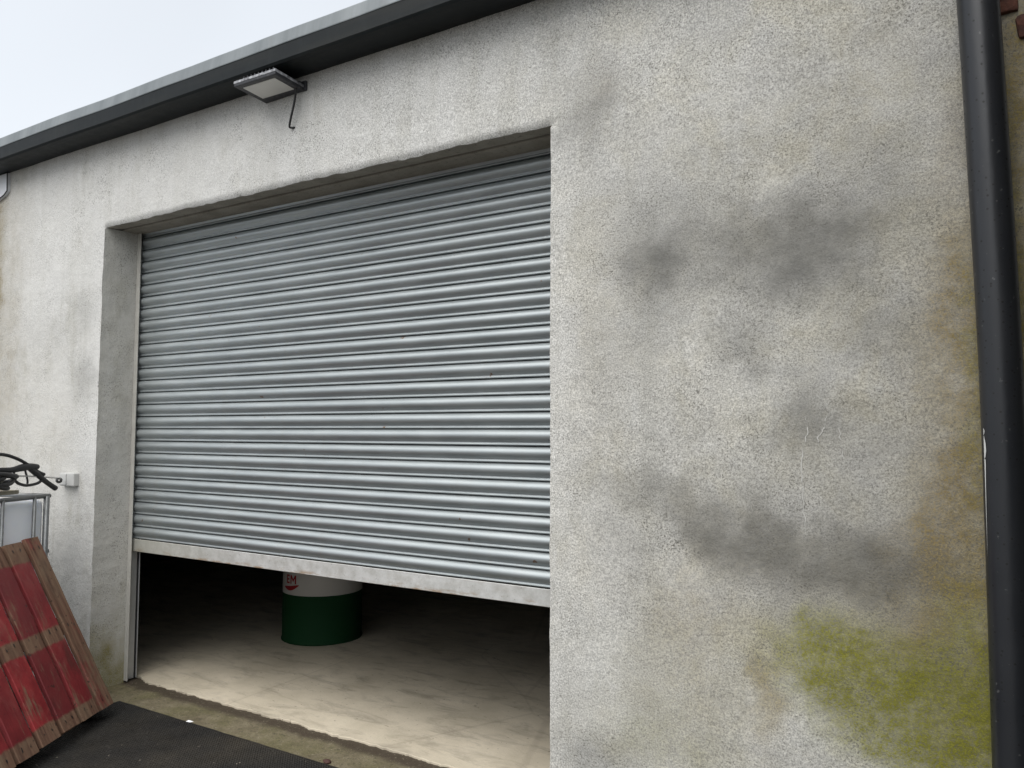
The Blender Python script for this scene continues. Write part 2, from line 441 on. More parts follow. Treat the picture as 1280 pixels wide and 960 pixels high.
OCHRE = [(4.47, 1.08, .10, .25, .3), (4.30, .9, .25, .12, .15), (4.50, 1.25, .10, .62, .42), (4.56, 1.62, .06, .5, .4), (4.55, .95, .08, .35, .35), (4.48, 1.72, .10, .16, .3), (4.42, .93, .16, .10, .22), (3.3, 1.75, .12, .5, .10), (3.9, .95, .5, .25, .10), (4.5, 1.95, 0.064, 0.147, 0.45), (4.54, 1.86, 0.046, 0.121, 0.5), (4.56, 1.76, 0.029, 0.144, 0.6), (4.53, 1.57, 0.046, 0.215, 0.4), (4.51, 1.38, 0.063, 0.167, 0.35), (4.43, 1.14, 0.086, 0.144, 0.3), (4.48, 1.16, 0.084, 0.166, 0.55), (4.48, 0.98, 0.084, 0.141, 0.35), (4.53, 1.29, 0.037, 0.283, 0.4), (3.91, 0.62, 0.037, 0.131, 0.5), (3.93, 0.7, 0.052, 0.047, 0.4), (3.62, 0.62, 0.147, 0.221, 0.22), (4.54, 2.52, 0.038, 0.149, 0.2), (3.28, 2.88, 0.049, 0.096, 0.15), (4.49, 2.23, 0.065, 0.224, 0.15), (-1.1, 2.27, 0.127, 0.877, 0.3), (-1.30, 2.33, 0.075, 0.942, 0.9), (-0.42, 1.41, 0.182, 0.199, 0.12), (3.65, 0.9, 0.117, 0.111, 0.15), (-0.86, 1.62, 0.4, 0.42, 0.15), (4.68, 2.09, 0.06, 1.188, 0.9)]
GREEN = [(4.08, .83, .12, .07, .25), (4.15, .74, .12, .09, .3), (4.40, .58, .16, .08, .6), (4.48, .45, .12, .10, .6), (4.30, .70, .22, .08, .35), (4.03, 0.84, 0.06, 0.041, 0.3), (4.1, 0.8, 0.10, 0.063, 0.4), (4.18, 0.83, 0.142, 0.055, 0.55), (4.24, 0.78, 0.115, 0.069, 0.75), (4.33, 0.74, 0.133, 0.072, 0.9), (4.44, 0.71, 0.106, 0.082, 1.0), (4.47, 0.64, 0.1, 0.088, 1.0), (4.53, 0.59, 0.041, 0.069, 0.9), (4.31, 0.64, 0.134, 0.053, 0.7), (4.12, 0.71, 0.097, 0.025, 0.5), (4.51, 0.91, 0.062, 0.117, 0.45), (4.38, 0.87, 0.153, 0.072, 0.3), (4.28, 0.53, 0.09, 0.034, 0.5), (3.56, 0.64, 0.181, 0.168, 0.1), (3.52, 0.41, 0.182, 0.084, 0.2), (4.56, 1.81, 0.025, 0.12, 0.3), (4.55, 1.52, 0.025, 0.19, 0.25), (4.66, 1.62, 0.04, 0.7, 0.4)]
PALE = [(4.52, 0.78, 0.018, 0.021, 0.7), (4.05, 0.6, 0.087, 0.089, 0.35), (4.17, 0.54, 0.118, 0.054, 0.3), (4.25, 0.51, 0.103, 0.044, 0.3), (3.99, 0.68, 0.036, 0.021, 0.4), (3.4, 0.86, 0.045, 0.026, 0.35), (3.27, 0.92, 0.04, 0.021, 0.3), (3.37, 0.61, 0.032, 0.023, 0.3), (3.37, 0.75, 0.129, 0.116, 0.15), (4.34, 1.24, 0.067, 0.044, 0.3), (3.14, 1.64, 0.043, 0.941, 0.25), (3.54, 2.32, 0.378, 0.09, 0.12), (3.94, 1.98, 0.215, 0.069, 0.15), (3.24, 3.17, 0.071, 0.196, 0.2), (4.01, 1.23, 0.09, 0.074, 0.2), (-0.02, 1.42, 0.075, 0.573, 0.35), (4.45, 2.06, 0.054, 0.149, 0.2), (4.31, 0.69, 0.022, 0.012, 0.3), (4.34, 0.74, 0.018, 0.012, 0.3), (1.3, 2.95, 1.6, .25, .35), (-.6, 2.6, .5, .4, .3)]


def np_noise(x, z, scale, seed):
    """value noise on arrays"""
    r = np.random.default_rng(seed); T = r.random((64, 64))
    u = (x * scale + 100.37) % 64; v = (z * scale + 100.71) % 64
    i = np.floor(u).astype(int); j = np.floor(v).astype(int); a = u - i; b = v - j
    a = a * a * (3 - 2 * a); b = b * b * (3 - 2 * b)
    i1 = (i + 1) % 64; j1 = (j + 1) % 64; i %= 64; j %= 64
    return (T[i, j] * (1 - a) + T[i1, j] * a) * (1 - b) + (T[i, j1] * (1 - a) + T[i1, j1] * a) * b - .5


def stain_values(x, z):
    wx = x + .06 * np_noise(x, z, 5, 1) + .06 * np_noise(x, z, 13, 2) + .05 * np_noise(x, z, 31, 3)
    wz = z + .06 * np_noise(x, z, 5, 4) + .06 * np_noise(x, z, 13, 5) + .05 * np_noise(x, z, 31, 6) + .035 * np_noise(x * 2, z * .3, 6, 9)
    out = np.zeros((len(x), 4))
    for ch, L in ((0, GREY), (1, OCHRE), (2, GREEN), (3, PALE)):
        keep = np.ones(len(x))
        for (cx, cz, rx, rz, st) in L:
            d2 = ((wx - cx) / rx) ** 2 + ((wz - cz) / rz) ** 2
            k = min(1, st * (1.1, 1.0, 1.1, 1.0)[ch])
            keep *= 1 - k * np.exp(-(.55 if ch == 2 else .58) * d2 ** (1.0 if ch == 2 else 1.15))
        out[:, ch] = 1 - keep
    # faint blotches over the right half of the wall
    q = np.clip((x - 3.0) / .5, 0, 1) * (.16 * (np_noise(x, z, 3.1, 7) + .6 * np_noise(x, z, 8, 8)) + .05)
    out[:, 0] = np.clip(out[:, 0] + q, 0, 1)
    return out


# ------------------------------------------------------------------ the ground
def grid_sheet(name, xs, ys, zf, mat, parent=None, smooth=True):
    V = [(x, y, zf(x, y)) for y in ys for x in xs]
    n = len(xs)
    F = [(j * n + i, j * n + i + 1, (j + 1) * n + i + 1, (j + 1) * n + i) for j in range(len(ys) - 1) for i in range(n - 1)]
    return pyd(name, V, F, mat, parent, smooth)

xs = sorted(set([-400, -100, -30, -12, -6] + [-4 + .4 * i for i in range(36)] + [12, 30, 100, 400]))
ys = [-400, -100, -30, -15, -8, -5, -4, -3, -2, -1.5, -1, -.6, -.235, .3, 11, 30, 100, 400]
tag(grid_sheet('yard_ground', xs, ys, lambda x, y: -.034, M_YARD), kind='structure')

# threshold strip between the mat and the slab (slopes gently out)
xs = list(np.arange(-.06, 3.14, .02)); ys = list(np.linspace(-.262, .06, 18))
tag(grid_sheet('threshold', xs, ys, lambda x, y: -.008 + .05 * (y if y < 0 else 0) + .004 * fbm(x * 9, y * 9), M_THR), kind='structure')

# interior slab with a ragged front edge
xs = np.concatenate([[-3.9, -.3], np.arange(-.06, 3.16, .012), [3.5, 7.9]])
edge = [(.030 - .004 * x + .014 * fbm(x * 4, 0, 1) + .011 * fbm(x * 18, 3, 1) + .006 * fbm(x * 55, 3, 7) + (.045 * math.exp(-((x + .0) / .08) ** 2))) for x in xs]
V, F = [], []
ts = [0, .004, .05, .3, 1.2, 3, 9.9]
for x, e in zip(xs, edge):
    V.append((x, e + .001, -.02))
    for t in ts: V.append((x, e + t if t < 3 else max(t, e), (0. if t == 0 else .0025) if t < .01 else .003))
n = len(ts) + 1
for i in range(len(xs) - 1):
    for j in range(n - 1): F.append((i * n + j, (i + 1) * n + j, (i + 1) * n + j + 1, i * n + j + 1))
tag(pyd('floor', V, F, M_SLAB), kind='structure')

# ------------------------------------------------------------------ the building
bld = thing('workshop_building', 'pale cement rendered workshop wall with dark blotchy stains, green algae and a wide shutter opening', 'building', (1.5, -D, 0))

xs = np.unique(np.round(np.concatenate([np.arange(-4, -1.5, .25), np.arange(-1.5, XA - .001, .02), [XA], np.arange(XA + .02, XR - .004, .02), [XR], np.arange(XR + .02, 4.9, .02), np.arange(4.9, 8.01, .25)]), 5))
zs = np.unique(np.round(np.concatenate([np.arange(-.05, ZL - .012, .02), [ZL - .008, ZL], np.arange(ZL + .02, 3.46, .02)]), 5))
nx, nz = len(xs), len(zs)
X, Z = np.meshgrid(xs, zs); X = X.ravel(); Z = Z.ravel()
Y = -D + .006 * np_noise(X, Z, 2.2, 11) + .004 * np_noise(X, Z, 6, 12) + .0022 * np_noise(X, Z, 19, 13)
Xo, Zo = X.copy(), Z.copy()
hole = (X > XA + 1e-4) & (X < XR - 1e-4) & (Z < ZL - 1e-4)
lint = (np.abs(Z - ZL) < 1e-4) & (X >= XA - 1e-4) & (X <= XR + 1e-4)
rag = .012 * np_noise(X, Z * 0, 2, 21) + .009 * np_noise(X, Z * 0, 14, 22) + .007 * np_noise(X, Z * 0, 45, 23)
ends = np.clip(np.minimum(X - XA, XR - X) / .1, 0, 1)
Zo[lint] += (rag * ends)[lint] + .004
Y[lint] += .012
l2 = (np.abs(Z - (ZL + .006)) < .016) & (Z > ZL + 1e-4) & (X >= XA) & (X <= XR)
Zo[l2] += (rag * ends)[l2]
jl = (np.abs(X - XA) < 1e-4) & (Z < ZL + 1e-4)
Xo[jl] += (.007 * np_noise(X * 0, Z, 11, 31) + .004 * np_noise(X * 0, Z, 33, 32))[jl]
jr = (np.abs(X - XR) < 1e-4) & (Z < ZL - 1e-4)
Xo[jr] += (.004 * np_noise(X * 0, Z, 9, 33) + .003 * np_noise(X * 0, Z, 30, 34))[jr]
idx = np.arange(nx * nz).reshape(nz, nx)
F = []
for j in range(nz - 1):
    zc = (zs[j] + zs[j + 1]) / 2
    for i in range(nx - 1):
        xc = (xs[i] + xs[i + 1]) / 2
        if XA < xc < XR and zc < ZL: continue
        F.append((int(idx[j, i]), int(idx[j, i + 1]), int(idx[j + 1, i + 1]), int(idx[j + 1, i])))
me = bpy.data.meshes.new('front_wall')
me.from_pydata(np.column_stack([Xo, Y, Zo]).tolist(), [], F)
sv = stain_values(X, Z)
at = me.attributes.new('stain', 'FLOAT_COLOR', 'POINT')
at.data.foreach_set('color', sv.astype(np.float32).ravel())
bm = bmesh.new(); bm.from_mesh(me); bmesh.ops.delete(bm, geom=[v for v in bm.verts if not v.link_faces], context='VERTS'); bm.to_mesh(me); bm.free()
link('front_wall', me, M_WALL, bld, True)


M_CRK = Mat('pale_limescale', rough=.9, color=(.50, .49, .46)).m
def wall_y(x, z):
    x = np.array([x]); z = np.array([z])
    return float((-D + .006 * np_noise(x, z, 2.2, 11) + .004 * np_noise(x, z, 6, 12) + .0022 * np_noise(x, z, 19, 13))[0])
for pts, w0 in (([(4.06, 1.575), (4.064, 1.522), (4.045, 1.469), (4.041, 1.39), (4.045, 1.286), (4.053, 1.177)], .0021), ([(4.127, 1.579), (4.114, 1.535), (4.094, 1.501), (4.096, 1.47)], .0026), ([(4.157, 1.561), (4.167, 1.471), (4.175, 1.42)], .0022)):
    V, F = [], []
    path = []
    for a, b in zip(pts[:-1], pts[1:]):
        for k in range(12): path.append((a[0] + (b[0] - a[0]) * k / 12, a[1] + (b[1] - a[1]) * k / 12))
    for i, (x, z) in enumerate(path):
        x += .006 * fbm(x * 3, z * 22, 5) + .003 * fbm(1, z * 90, 5)
        w = w0 * max(.12, .75 + 1.0 * fbm(3, z * 40, 2)) * min(1, (1 if fbm(7, z * 30, 4) > -.22 else .12), i / 5, (len(path) - 1 - i) / 8 + .05)
        for sg in (-1, 1): V.append((x + sg * w, wall_y(x, z) - .0016, z))
    F = [(2 * i, 2 * i + 1, 2 * i + 3, 2 * i + 2) for i in range(len(path) - 1)]
    pyd('lime_streak', V, F, M_CRK, bld)


def strip(name, A, B, mat, n=6, stain=None, jit=.002):
    """sheet between two polylines"""
    V = []; k = len(A)
    for t in np.linspace(0, 1, n):
        for a, b in zip(A, B):
            p_ = Vector(a).lerp(Vector(b), t)
            if 0 < t < 1: p_ += Vector((jit * fbm(p_.x * 14, p_.y * 14, p_.z * 14), 0, jit * fbm(p_.z * 14, p_.x * 14, p_.y * 14)))
            V.append(p_)
    F = [(j * k + i, j * k + i + 1, (j + 1) * k + i + 1, (j + 1) * k + i) for j in range(n - 1) for i in range(k - 1)]
    me = bpy.data.meshes.new(name); me.from_pydata([tuple(v) for v in V], [], F)
    at = me.attributes.new('stain', 'FLOAT_COLOR', 'POINT')
    at.data.foreach_set('color', np.array([stain(v) if stain else (0, 0, 0, 0) for v in V], dtype=np.float32).ravel())
    return link(name, me, mat, bld, True)

# reveals of the opening
def rev_stain(v):
    n_ = fbm(v.y * 9, v.z * 5, 3)
    g = max(0, min(1, (.42 + .16 * n_ - v.z) / .34))
    return (.16 * max(0, n_) + .05, max(.10, .75 * g), .06 + .35 * g, 0)
idl = [idx[j, int(np.argmin(np.abs(xs - XA)))] for j in range(nz) if zs[j] <= ZL + 1e-4]
idr = [idx[j, int(np.argmin(np.abs(xs - XR)))] for j in range(nz) if zs[j] <= ZL + 1e-4]
A = [(Xo[i], Y[i], Zo[i]) for i in idl]; B = [(-.004, -.034, Zo[i]) for i in idl]
strip('reveal', A, B, M_WALL, 12, rev_stain)
A = [(Xo[i], Y[i], Zo[i]) for i in idr]; B = [(XR + .03, -.028, Zo[i]) for i in idr]
strip('reveal', A, B, M_WALL, 8, rev_stain)
# underside of the lintel: rough render in front, concrete beam behind with a groove between
row = [idx[int(np.argmin(np.abs(zs - ZL))), i] for i in range(nx) if XA - 1e-4 <= xs[i] <= XR + 1e-4]
A = [(Xo[i], Y[i], Zo[i]) for i in row]
B = [(Xo[i], -.138 + .006 * fbm(Xo[i] * 7, 1, 1), ZL + .012) for i in row]
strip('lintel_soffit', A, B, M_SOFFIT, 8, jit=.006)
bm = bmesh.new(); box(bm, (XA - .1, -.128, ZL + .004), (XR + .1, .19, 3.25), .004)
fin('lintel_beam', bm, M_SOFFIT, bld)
# inside of the building
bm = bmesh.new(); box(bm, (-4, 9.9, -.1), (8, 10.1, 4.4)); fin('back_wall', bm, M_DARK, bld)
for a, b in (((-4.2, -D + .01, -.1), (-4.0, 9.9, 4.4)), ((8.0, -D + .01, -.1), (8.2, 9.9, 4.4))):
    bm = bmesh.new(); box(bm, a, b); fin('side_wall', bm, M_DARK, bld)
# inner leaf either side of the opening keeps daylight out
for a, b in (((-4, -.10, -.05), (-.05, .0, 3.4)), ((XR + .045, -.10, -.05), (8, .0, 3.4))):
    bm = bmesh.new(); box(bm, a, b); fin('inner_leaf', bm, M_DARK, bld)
# roof sheet
bm = bmesh.new()
vs = [bm.verts.new(v) for v in ((-4.3, -.30, 3.40), (8.3, -.30, 3.40), (8.3, 10.2, 4.5), (-4.3, 10.2, 4.5))]
vt = [bm.verts.new(v.co + Vector((0, 0, .05))) for v in vs]
bm.faces.new(vs[::-1]); bm.faces.new(vt)
for i in range(4): bm.faces.new((vs[i], vs[(i + 1) % 4], vt[(i + 1) % 4], vt[i]))
fin('roof', bm, M_ROOF, bld)
# dark wall added out of view on the right: shades the corner, darkens the pipe
bm = bmesh.new(); box(bm, (4.80, -1.5, -.05), (5.15, -D - .004, 3.25), .01)
fin('added_shade_wall', bm, M_STONEW, bld)
# red bricks exposed beyond the downpipe
for (x0, z0, x1, z1, r) in ((4.630, 2.775, 4.688, 2.845, .0), (4.682, 2.690, 4.745, 2.762, .05), (4.64, 2.86, 4.72, 2.92, .0)):
    bm = bmesh.new()
    vs = box(bm, (x0, -D - .014, z0), (x1, -D + .05, z1), .012, 2)
    for v in vs: v.co += Vector((.006 * fbm(v.co.x * 40, v.co.z * 40, 1), .004 * fbm(v.co.x * 30, v.co.z * 30, 5), .006 * fbm(v.co.x * 40, v.co.z * 40, 9)))
    fin('brick', bm, M_BRICK, bld)

# ------------------------------------------------------------------ roller shutter
sh = thing('roller_shutter', 'grey galvanised steel roller shutter with ribbed slats, partly raised over a dark gap', 'roller shutter', (1.53, 0, 0))
prof = [(.016, -.0010), (.010, .0002), (.0010, .0010), (-.0030, .0024)]
for k in range(13):
    t = (k + .4) / 12.8
    prof.append((-.0030 - .0185 * math.sin(math.pi * t ** .88) ** .85, .0028 + .0560 * t))
prof += [(-.0030, .0603), (-.0058, .0622), (-.0080, .0652), (-.0086, .0682), (-.0072, .0706), (-.0040, .0716), (.0060, .0718), (.016, .0722)]
xsl = np.linspace(-.012, XR + .02, 22)
V = []
for i, x in enumerate(xsl):
    for (y, t) in prof:
        V.append((x - 1.53, y + .0006 * fbm(x * 1.3, t * 4, 7), -t))
n = len(prof)
F = [(i * n + j, (i + 1) * n + j, (i + 1) * n + j + 1, i * n + j + 1) for i in range(len(xsl) - 1) for j in range(n - 1)]
sm = bpy.data.meshes.new('slat'); sm.from_pydata(V, [], F); sm.materials.append(M_SLAT)
sm.polygons.foreach_set('use_smooth', [True] * len(sm.polygons))
for k in range(27):
    o = bpy.data.objects.new('slat', sm); COL.objects.link(o); o.parent = sh
    o.location = (random.uniform(-.002, .002), random.uniform(-.0012, .0012), ZB + PITCH_S * (k + 1))
    o.rotation_euler = (random.uniform(-.012, .012), random.uniform(-.00022, .00022), 0)
# bottom bar: a T section
bm = bmesh.new()
box(bm, (-.010, -.012, ZB - .076), (XR + .02, -.006, ZB - .001), .002)
box(bm, (-.010, -.006, ZB - .076), (XR + .02, .034, ZB - .070), .001)
fin('bottom_bar', bm, M_BAR, sh)
# guide rails: front flange, back flange, web
for side, xe, sg in (('l', -.003, 1), ('r', XR + .03, -1)):
    bm = bmesh.new()
    box(bm, (xe, -.036, 0.002), (xe + sg * .036, -.030, 2.80), .0015)
    g = fin('guide_rail', bm, M_FLANGE, sh)
    bm = bmesh.new()
    box(bm, (xe - sg * .004, -.030, 0.002), (xe, .030, 2.80))
    box(bm, (xe - sg * .03, .040, 0.002), (xe + sg * .010, .046, 2.80), .0015)
    box(bm, (xe - sg * .034, .030, 0.002), (xe - sg * .030, .0459, 2.80))
    fin('guide_channel', bm, M_GUIDE, g)
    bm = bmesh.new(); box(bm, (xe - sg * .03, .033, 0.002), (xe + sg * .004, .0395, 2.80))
    fin('slot_shade_strip', bm, M_RUB, g)  # black strip added in the slot, stands in for shade between the flanges
    if sg > 0: g['label'] = 'cement smeared front flange of the guide rail'

# ------------------------------------------------------------------ eaves gutter
gu = thing('eaves_gutter', 'dark slate grey metal eaves gutter with a paler lip along the roof edge', 'gutter', (1.5, -D, 3.29))
gx = np.linspace(-4.4, 8.4, 65)
def sweep(name, prof, mat, amp=.002):
    V = []
    for x in gx:
        w = amp * fbm(x * 2.1, 1, 4); h = amp * fbm(x * 1.3, 9, 2)
        for (y, z) in prof: V.append((x, y + w, z + h))
    n = len(prof)
    F = [(i * n + j, (i + 1) * n + j, (i + 1) * n + j + 1, i * n + j + 1) for i in range(len(gx) - 1) for j in range(n - 1)]
    return pyd(name, V, F, mat, gu, False)
sweep('trough', [(-D + .02, 3.297), (-D - .02, 3.292), (-.385, 3.288), (-.407, 3.293), (-.416, 3.304), (-.420, 3.378), (-.414, 3.380), (-.410, 3.306), (-.385, 3.297)], M_GUT)
sweep('lip', [(-.410, 3.374), (-.4225, 3.3785), (-.4230, 3.383), (-.4130, 3.443), (-.408, 3.449), (-.398, 3.449), (-.28, 3.43)], M_LIP, .004)

# pale metal end box under the gutter at the far left
sb = thing('soffit_box', 'pale grey metal end box with dark edge tucked under the gutter at far left', 'metal box', (-1.23, -D, 3.2))
out = [(-1.50, 3.285), (-1.165, 3.285), (-1.158, 3.16), (-1.20, 3.135), (-1.29, 3.112), (-1.50, 3.112)]
V = [(x, -D - .020, z) for x, z in out] + [(x, -D + .02, z) for x, z in out]
k = len(out)
F = [tuple(range(k))] + [(i, i + k, (i + 1) % k + k, (i + 1) % k) for i in range(k)]
pyd('panel', V, F, M_PALE, sb)
bm = bmesh.new()
for (a, b) in zip(out[1:4], out[2:5]):
    a3, b3 = Vector((a[0], -D - .010, a[1])), Vector((b[0], -D - .010, b[1]))
    d_ = (b3 - a3); L_ = d_.length
    Mx = Matrix.Translation((a3 + b3) / 2) @ d_.to_track_quat('Z', 'Y').to_matrix().to_4x4()
    box(bm, (-.0025, -.0025, -L_ / 2 - .002), (.0025, .0025, L_ / 2 + .002), 0, 1, Matrix.Translation((0, -.012, 0)) @ Mx)
fin('edge_trim', bm, M_GUT, sb)

# ------------------------------------------------------------------ floodlight
fl = thing('floodlight', 'black square floodlight with a pale lens jutting from the wall under the gutter', 'floodlight', (1.55, -D, 3.25))
C_ = Vector((1.548, -.342, 3.230)); Rm = Matrix.Translation(C_) @ Matrix.Rotation(rad(-3), 4, 'X') @ Matrix.Rotation(rad(1.2), 4, 'Z')
bm = bmesh.new()
box(bm, (-.145, -.105, -.010), (.145, .105, .016), .006, 2, Rm)
box(bm, (-.125, -.085, .016), (.125, .085, .034), .005, 1, Rm)
for i in range(9): box(bm, (-.11 + i * .026, -.08, .034), (-.104 + i * .026, .08, .046), 0, 1, Rm)
hs_ = fin('housing', bm, M_LAMP, fl)
bm = bmesh.new()
box(bm, (-.1465, -.1075, .004), (.1465, -.102, .0175), .001, 1, Rm); box(bm, (.1425, -.102, .004), (.1465, .080, .0175), .001, 1, Rm)
fin('rim', bm, M_RIM, hs_)
bm = bmesh.new(); box(bm, (-.112, -.078, -.0125), (.112, .052, -.004), .003, 1, Rm); fin('lens', bm, M_GLASS, fl)
bm = bmesh.new()
box(bm, (1.635, -D - .012, 3.215), (1.705, -D + .01, 3.265), .003)
box(bm, (1.66, -D - .045, 3.232), (1.685, -D - .004, 3.255), .003)
box(bm, (1.40, -D - .03, 3.236), (1.68, -D - .015, 3.262), .003)
fin('bracket', bm, M_LAMP, fl)
V, F = tube([(1.672, -D - .04, 3.235), (1.673, -D - .045, 3.20), (1.652, -D - .038, 3.14), (1.622, -D - .03, 3.075), (1.607, -D - .022, 3.045), (1.612, -D - .012, 3.040), (1.628, -D + .01, 3.046)], .0055, 8, 6)
pyd('cable', V, F, M_RUB, fl, True)

# ------------------------------------------------------------------ downpipe
dp = thing('downpipe', 'thick black plastic downpipe running down the right side of the wall', 'downpipe', (4.60, -D, 0))
V, F = tube([(4.560, -.331, 3.30), (4.584, -.331, 2.85), (4.602, -.331, 2.2), (4.613, -.331, 1.6), (4.614, -.331, .7), (4.612, -.331, .05)], .055, 40, 8)
pyd('pipe', V, F, M_PIPE, dp, True)
for z_, x_ in ((3.2, 4.565), (.12, 4.612)):
    bm = bmesh.new()
    V, F = lathe([(.0555, z_ - .02), (.0595, z_ - .02), (.0595, z_ + .02), (.0555, z_ + .02)], 40, (x_, -.331, 0))
    c_ = pyd('clip', V, F, M_PIPE, dp, True)
    bm.free()
    bm = bmesh.new(); box(bm, (x_ - .02, -.278, z_ - .018), (x_ + .02, -D + .01, z_ + .018)); fin('bracket', bm, M_PIPE, c_)
# scraped white patch on the flank of the pipe
def pipe_x(z_): return 4.613 if z_ < 1.65 else 4.6125
V, F = [], []
rows = [(1.535, .0), (1.525, .05), (1.518, .02), (1.512, .0), (1.511, .02), (1.49, .075), (1.47, .085), (1.452, .05), (1.446, .0), (1.445, .05), (1.43, .055), (1.38, .035), (1.32, .022), (1.25, .012), (1.17, .0)]
for z_, w in rows:
    a0 = rad(211)
    for sg in (0, 1):
        a = a0 + sg * w * 1.9
        V.append((pipe_x(z_) + .0556 * math.cos(a), -.331 + .0556 * math.sin(a), z_))
for i in range(len(rows) - 1): F.append((2 * i, 2 * i + 1, 2 * i + 3, 2 * i + 2))
pyd('scrape', V, F, M_SCR, dp)

cd = thing('conduit', 'slim galvanised conduit on the wall at the extreme right edge', 'conduit', (4.72, -D, 0))
V, F = tube([(4.722, -D - .022, 3.28), (4.722, -D - .022, 1.5), (4.722, -D - .022, .0)], .019, 16, 4)
pyd('tube', V, F, M_GUIDE, cd, True)
for z_ in (2.95, 1.9, .8):
    bm = bmesh.new(); box(bm, (4.695, -D - .043, z_ - .01), (4.749, -D + .01, z_ + .01), .003); fin('saddle', bm, M_GUIDE, cd)

# ------------------------------------------------------------------ grey junction box
jb = thing('junction_box', 'small pale grey box fixed to the wall left of the doorway', 'junction box', (-.28, -D, 1.22))
bm = bmesh.new(); box(bm, (-.345, -D - .034, 1.183), (-.19, -D + .008, 1.262), .006, 2); fin('case', bm, M_JBOX, jb)
bm = bmesh.new(); box(bm, (-.338, -D - .039, 1.188), (-.268, -D - .032, 1.257), .004, 2); fin('cover', bm, M_JBOX, jb)

# ------------------------------------------------------------------ rubber mat
mt = thing('rubber_mat', 'black studded rubber mat lying on the ground outside the doorway', 'mat', (1.8, -1, -.03))
MX0, MX1, MY0, MY1, MZ = .285, 3.5, -1.75, -.238, -.012
bm = bmesh.new()
N = 60
top = []
for i in range(N + 1):
    x = MX0 + (MX1 - MX0) * i / N
    e = .004 * fbm(x * 8, 0, 2)
    top.append((x, MY1 + e))
outl = top + [(MX1 + .003 * fbm(k, 1, 1), MY1 + (MY0 - MY1) * k / 12) for k in range(1, 13)] + [(MX0 + (MX1 - MX0) * k / 12, MY0) for k in range(11, -1, -1)] + [(MX0 + .004 * fbm(k, 4, 1), MY0 + (MY1 - MY0) * k / 12) for k in range(1, 12)]
a_ = [bm.verts.new((x, y, MZ)) for x, y in outl]; b_ = [bm.verts.new((x, y, -.0335)) for x, y in outl]
bm.faces.new(a_[::-1])
for i in range(len(outl)): bm.faces.new((a_[i], b_[i], b_[(i + 1) % len(outl)], a_[(i + 1) % len(outl)]))
fin('sheet', bm, M_MAT, mt)
# studs: one mesh of small truncated pyramids
px = .0155
gx_ = np.arange(MX0 + .02, 2.9, px); gy_ = np.arange(-1.2, MY1 - .012, px)
GX, GY = np.meshgrid(gx_, gy_); GX = GX.ravel(); GY = GY.ravel()
keep = rng.random(len(GX)) > .04; GX = GX[keep]; GY = GY[keep]
n = len(GX)
h = .0030 + .0012 * rng.random(n)
bx = np.array([[-1, -1], [1, -1], [1, 1], [-1, 1]])
V = np.zeros((n, 8, 3))
for k in range(4):
    V[:, k, 0] = GX + bx[k, 0] * .0056; V[:, k, 1] = GY + bx[k, 1] * .0056; V[:, k, 2] = MZ - .0004
    V[:, k + 4, 0] = GX + bx[k, 0] * .0030; V[:, k + 4, 1] = GY + bx[k, 1] * .0030; V[:, k + 4, 2] = MZ + h
fb = np.array([[4, 5, 6, 7], [0, 1, 5, 4], [1, 2, 6, 5], [2, 3, 7, 6], [3, 0, 4, 7]])
FF = (fb[None] + 8 * np.arange(n)[:, None, None]).reshape(-1, 4)
me = bpy.data.meshes.new('studs'); me.from_pydata(V.reshape(-1, 3).tolist(), [], FF.tolist())
tag(link('studs', me, M_MAT, mt), kind='stuff')

# ------------------------------------------------------------------ red pallet leaning on the tank
e1 = Vector((.5114, -.8593, 0)); nn = Vector((-.8593, -.5114, 0)); th = rad(63)
ax = nn * math.cos(th) + Vector((0, 0, math.sin(th)))       # up the boards
fn = e1.cross(ax); fn = -fn if fn.z < 0 else fn              # face normal, towards the viewer
pl = thing('wooden_pallet', 'worn red painted wooden pallet leaning back against the caged tank', 'pallet', (.488, -.400, .060))
pl.rotation_euler = Matrix((e1, fn, ax)).transposed().to_euler()
LP = .985
def board(x0, x1, z0, z1, y0, y1, mat, name, amp=.004, seed=0, parent=pl):
    """plank in pallet space: x across, y out of the face, z up the face; origin at its lower left"""
    bm = bmesh.new()
    nz_ = 14; hw = (x1 - x0)
    rings = []
    for i in range(nz_ + 1):
        t = i / nz_; z_ = (z1 - z0) * t
        l = amp * fbm(seed, t * 5, 1); r = amp * fbm(seed + 9, t * 5, 1); w = .35 * amp * fbm(seed, t * 3, 6)
        b = .003
        ring = [(l + b, y0 + w), (l, y0 + b + w), (l, y1 - b + w), (l + b, y1 + w), (hw + r - b, y1 + w), (hw + r, y1 - b + w), (hw + r, y0 + b + w), (hw + r - b, y0 + w)]
        if i in (0, nz_): ring = [(x, y) for x, y in ring]
        zz = [z_ + (.006 * fbm(seed + x * 60, 3, 2) if i in (0, nz_) else 0) for x, y in ring]
        rings.append([bm.verts.new((x, y, z)) for (x, y), z in zip(ring, zz)])
    for i in range(nz_):
        for k in range(8): bm.faces.new((rings[i][k], rings[i][(k + 1) % 8], rings[i + 1][(k + 1) % 8], rings[i + 1][k]))
    bm.faces.new(rings[0][::-1]); bm.faces.new(rings[-1])
    o = fin(name, bm, mat, None); o.parent = parent; o.location = (x0, 0, z0)
    return o
x = 0.0
widths = [.116, .140, .137, .145, .140, .146, .140, .12]
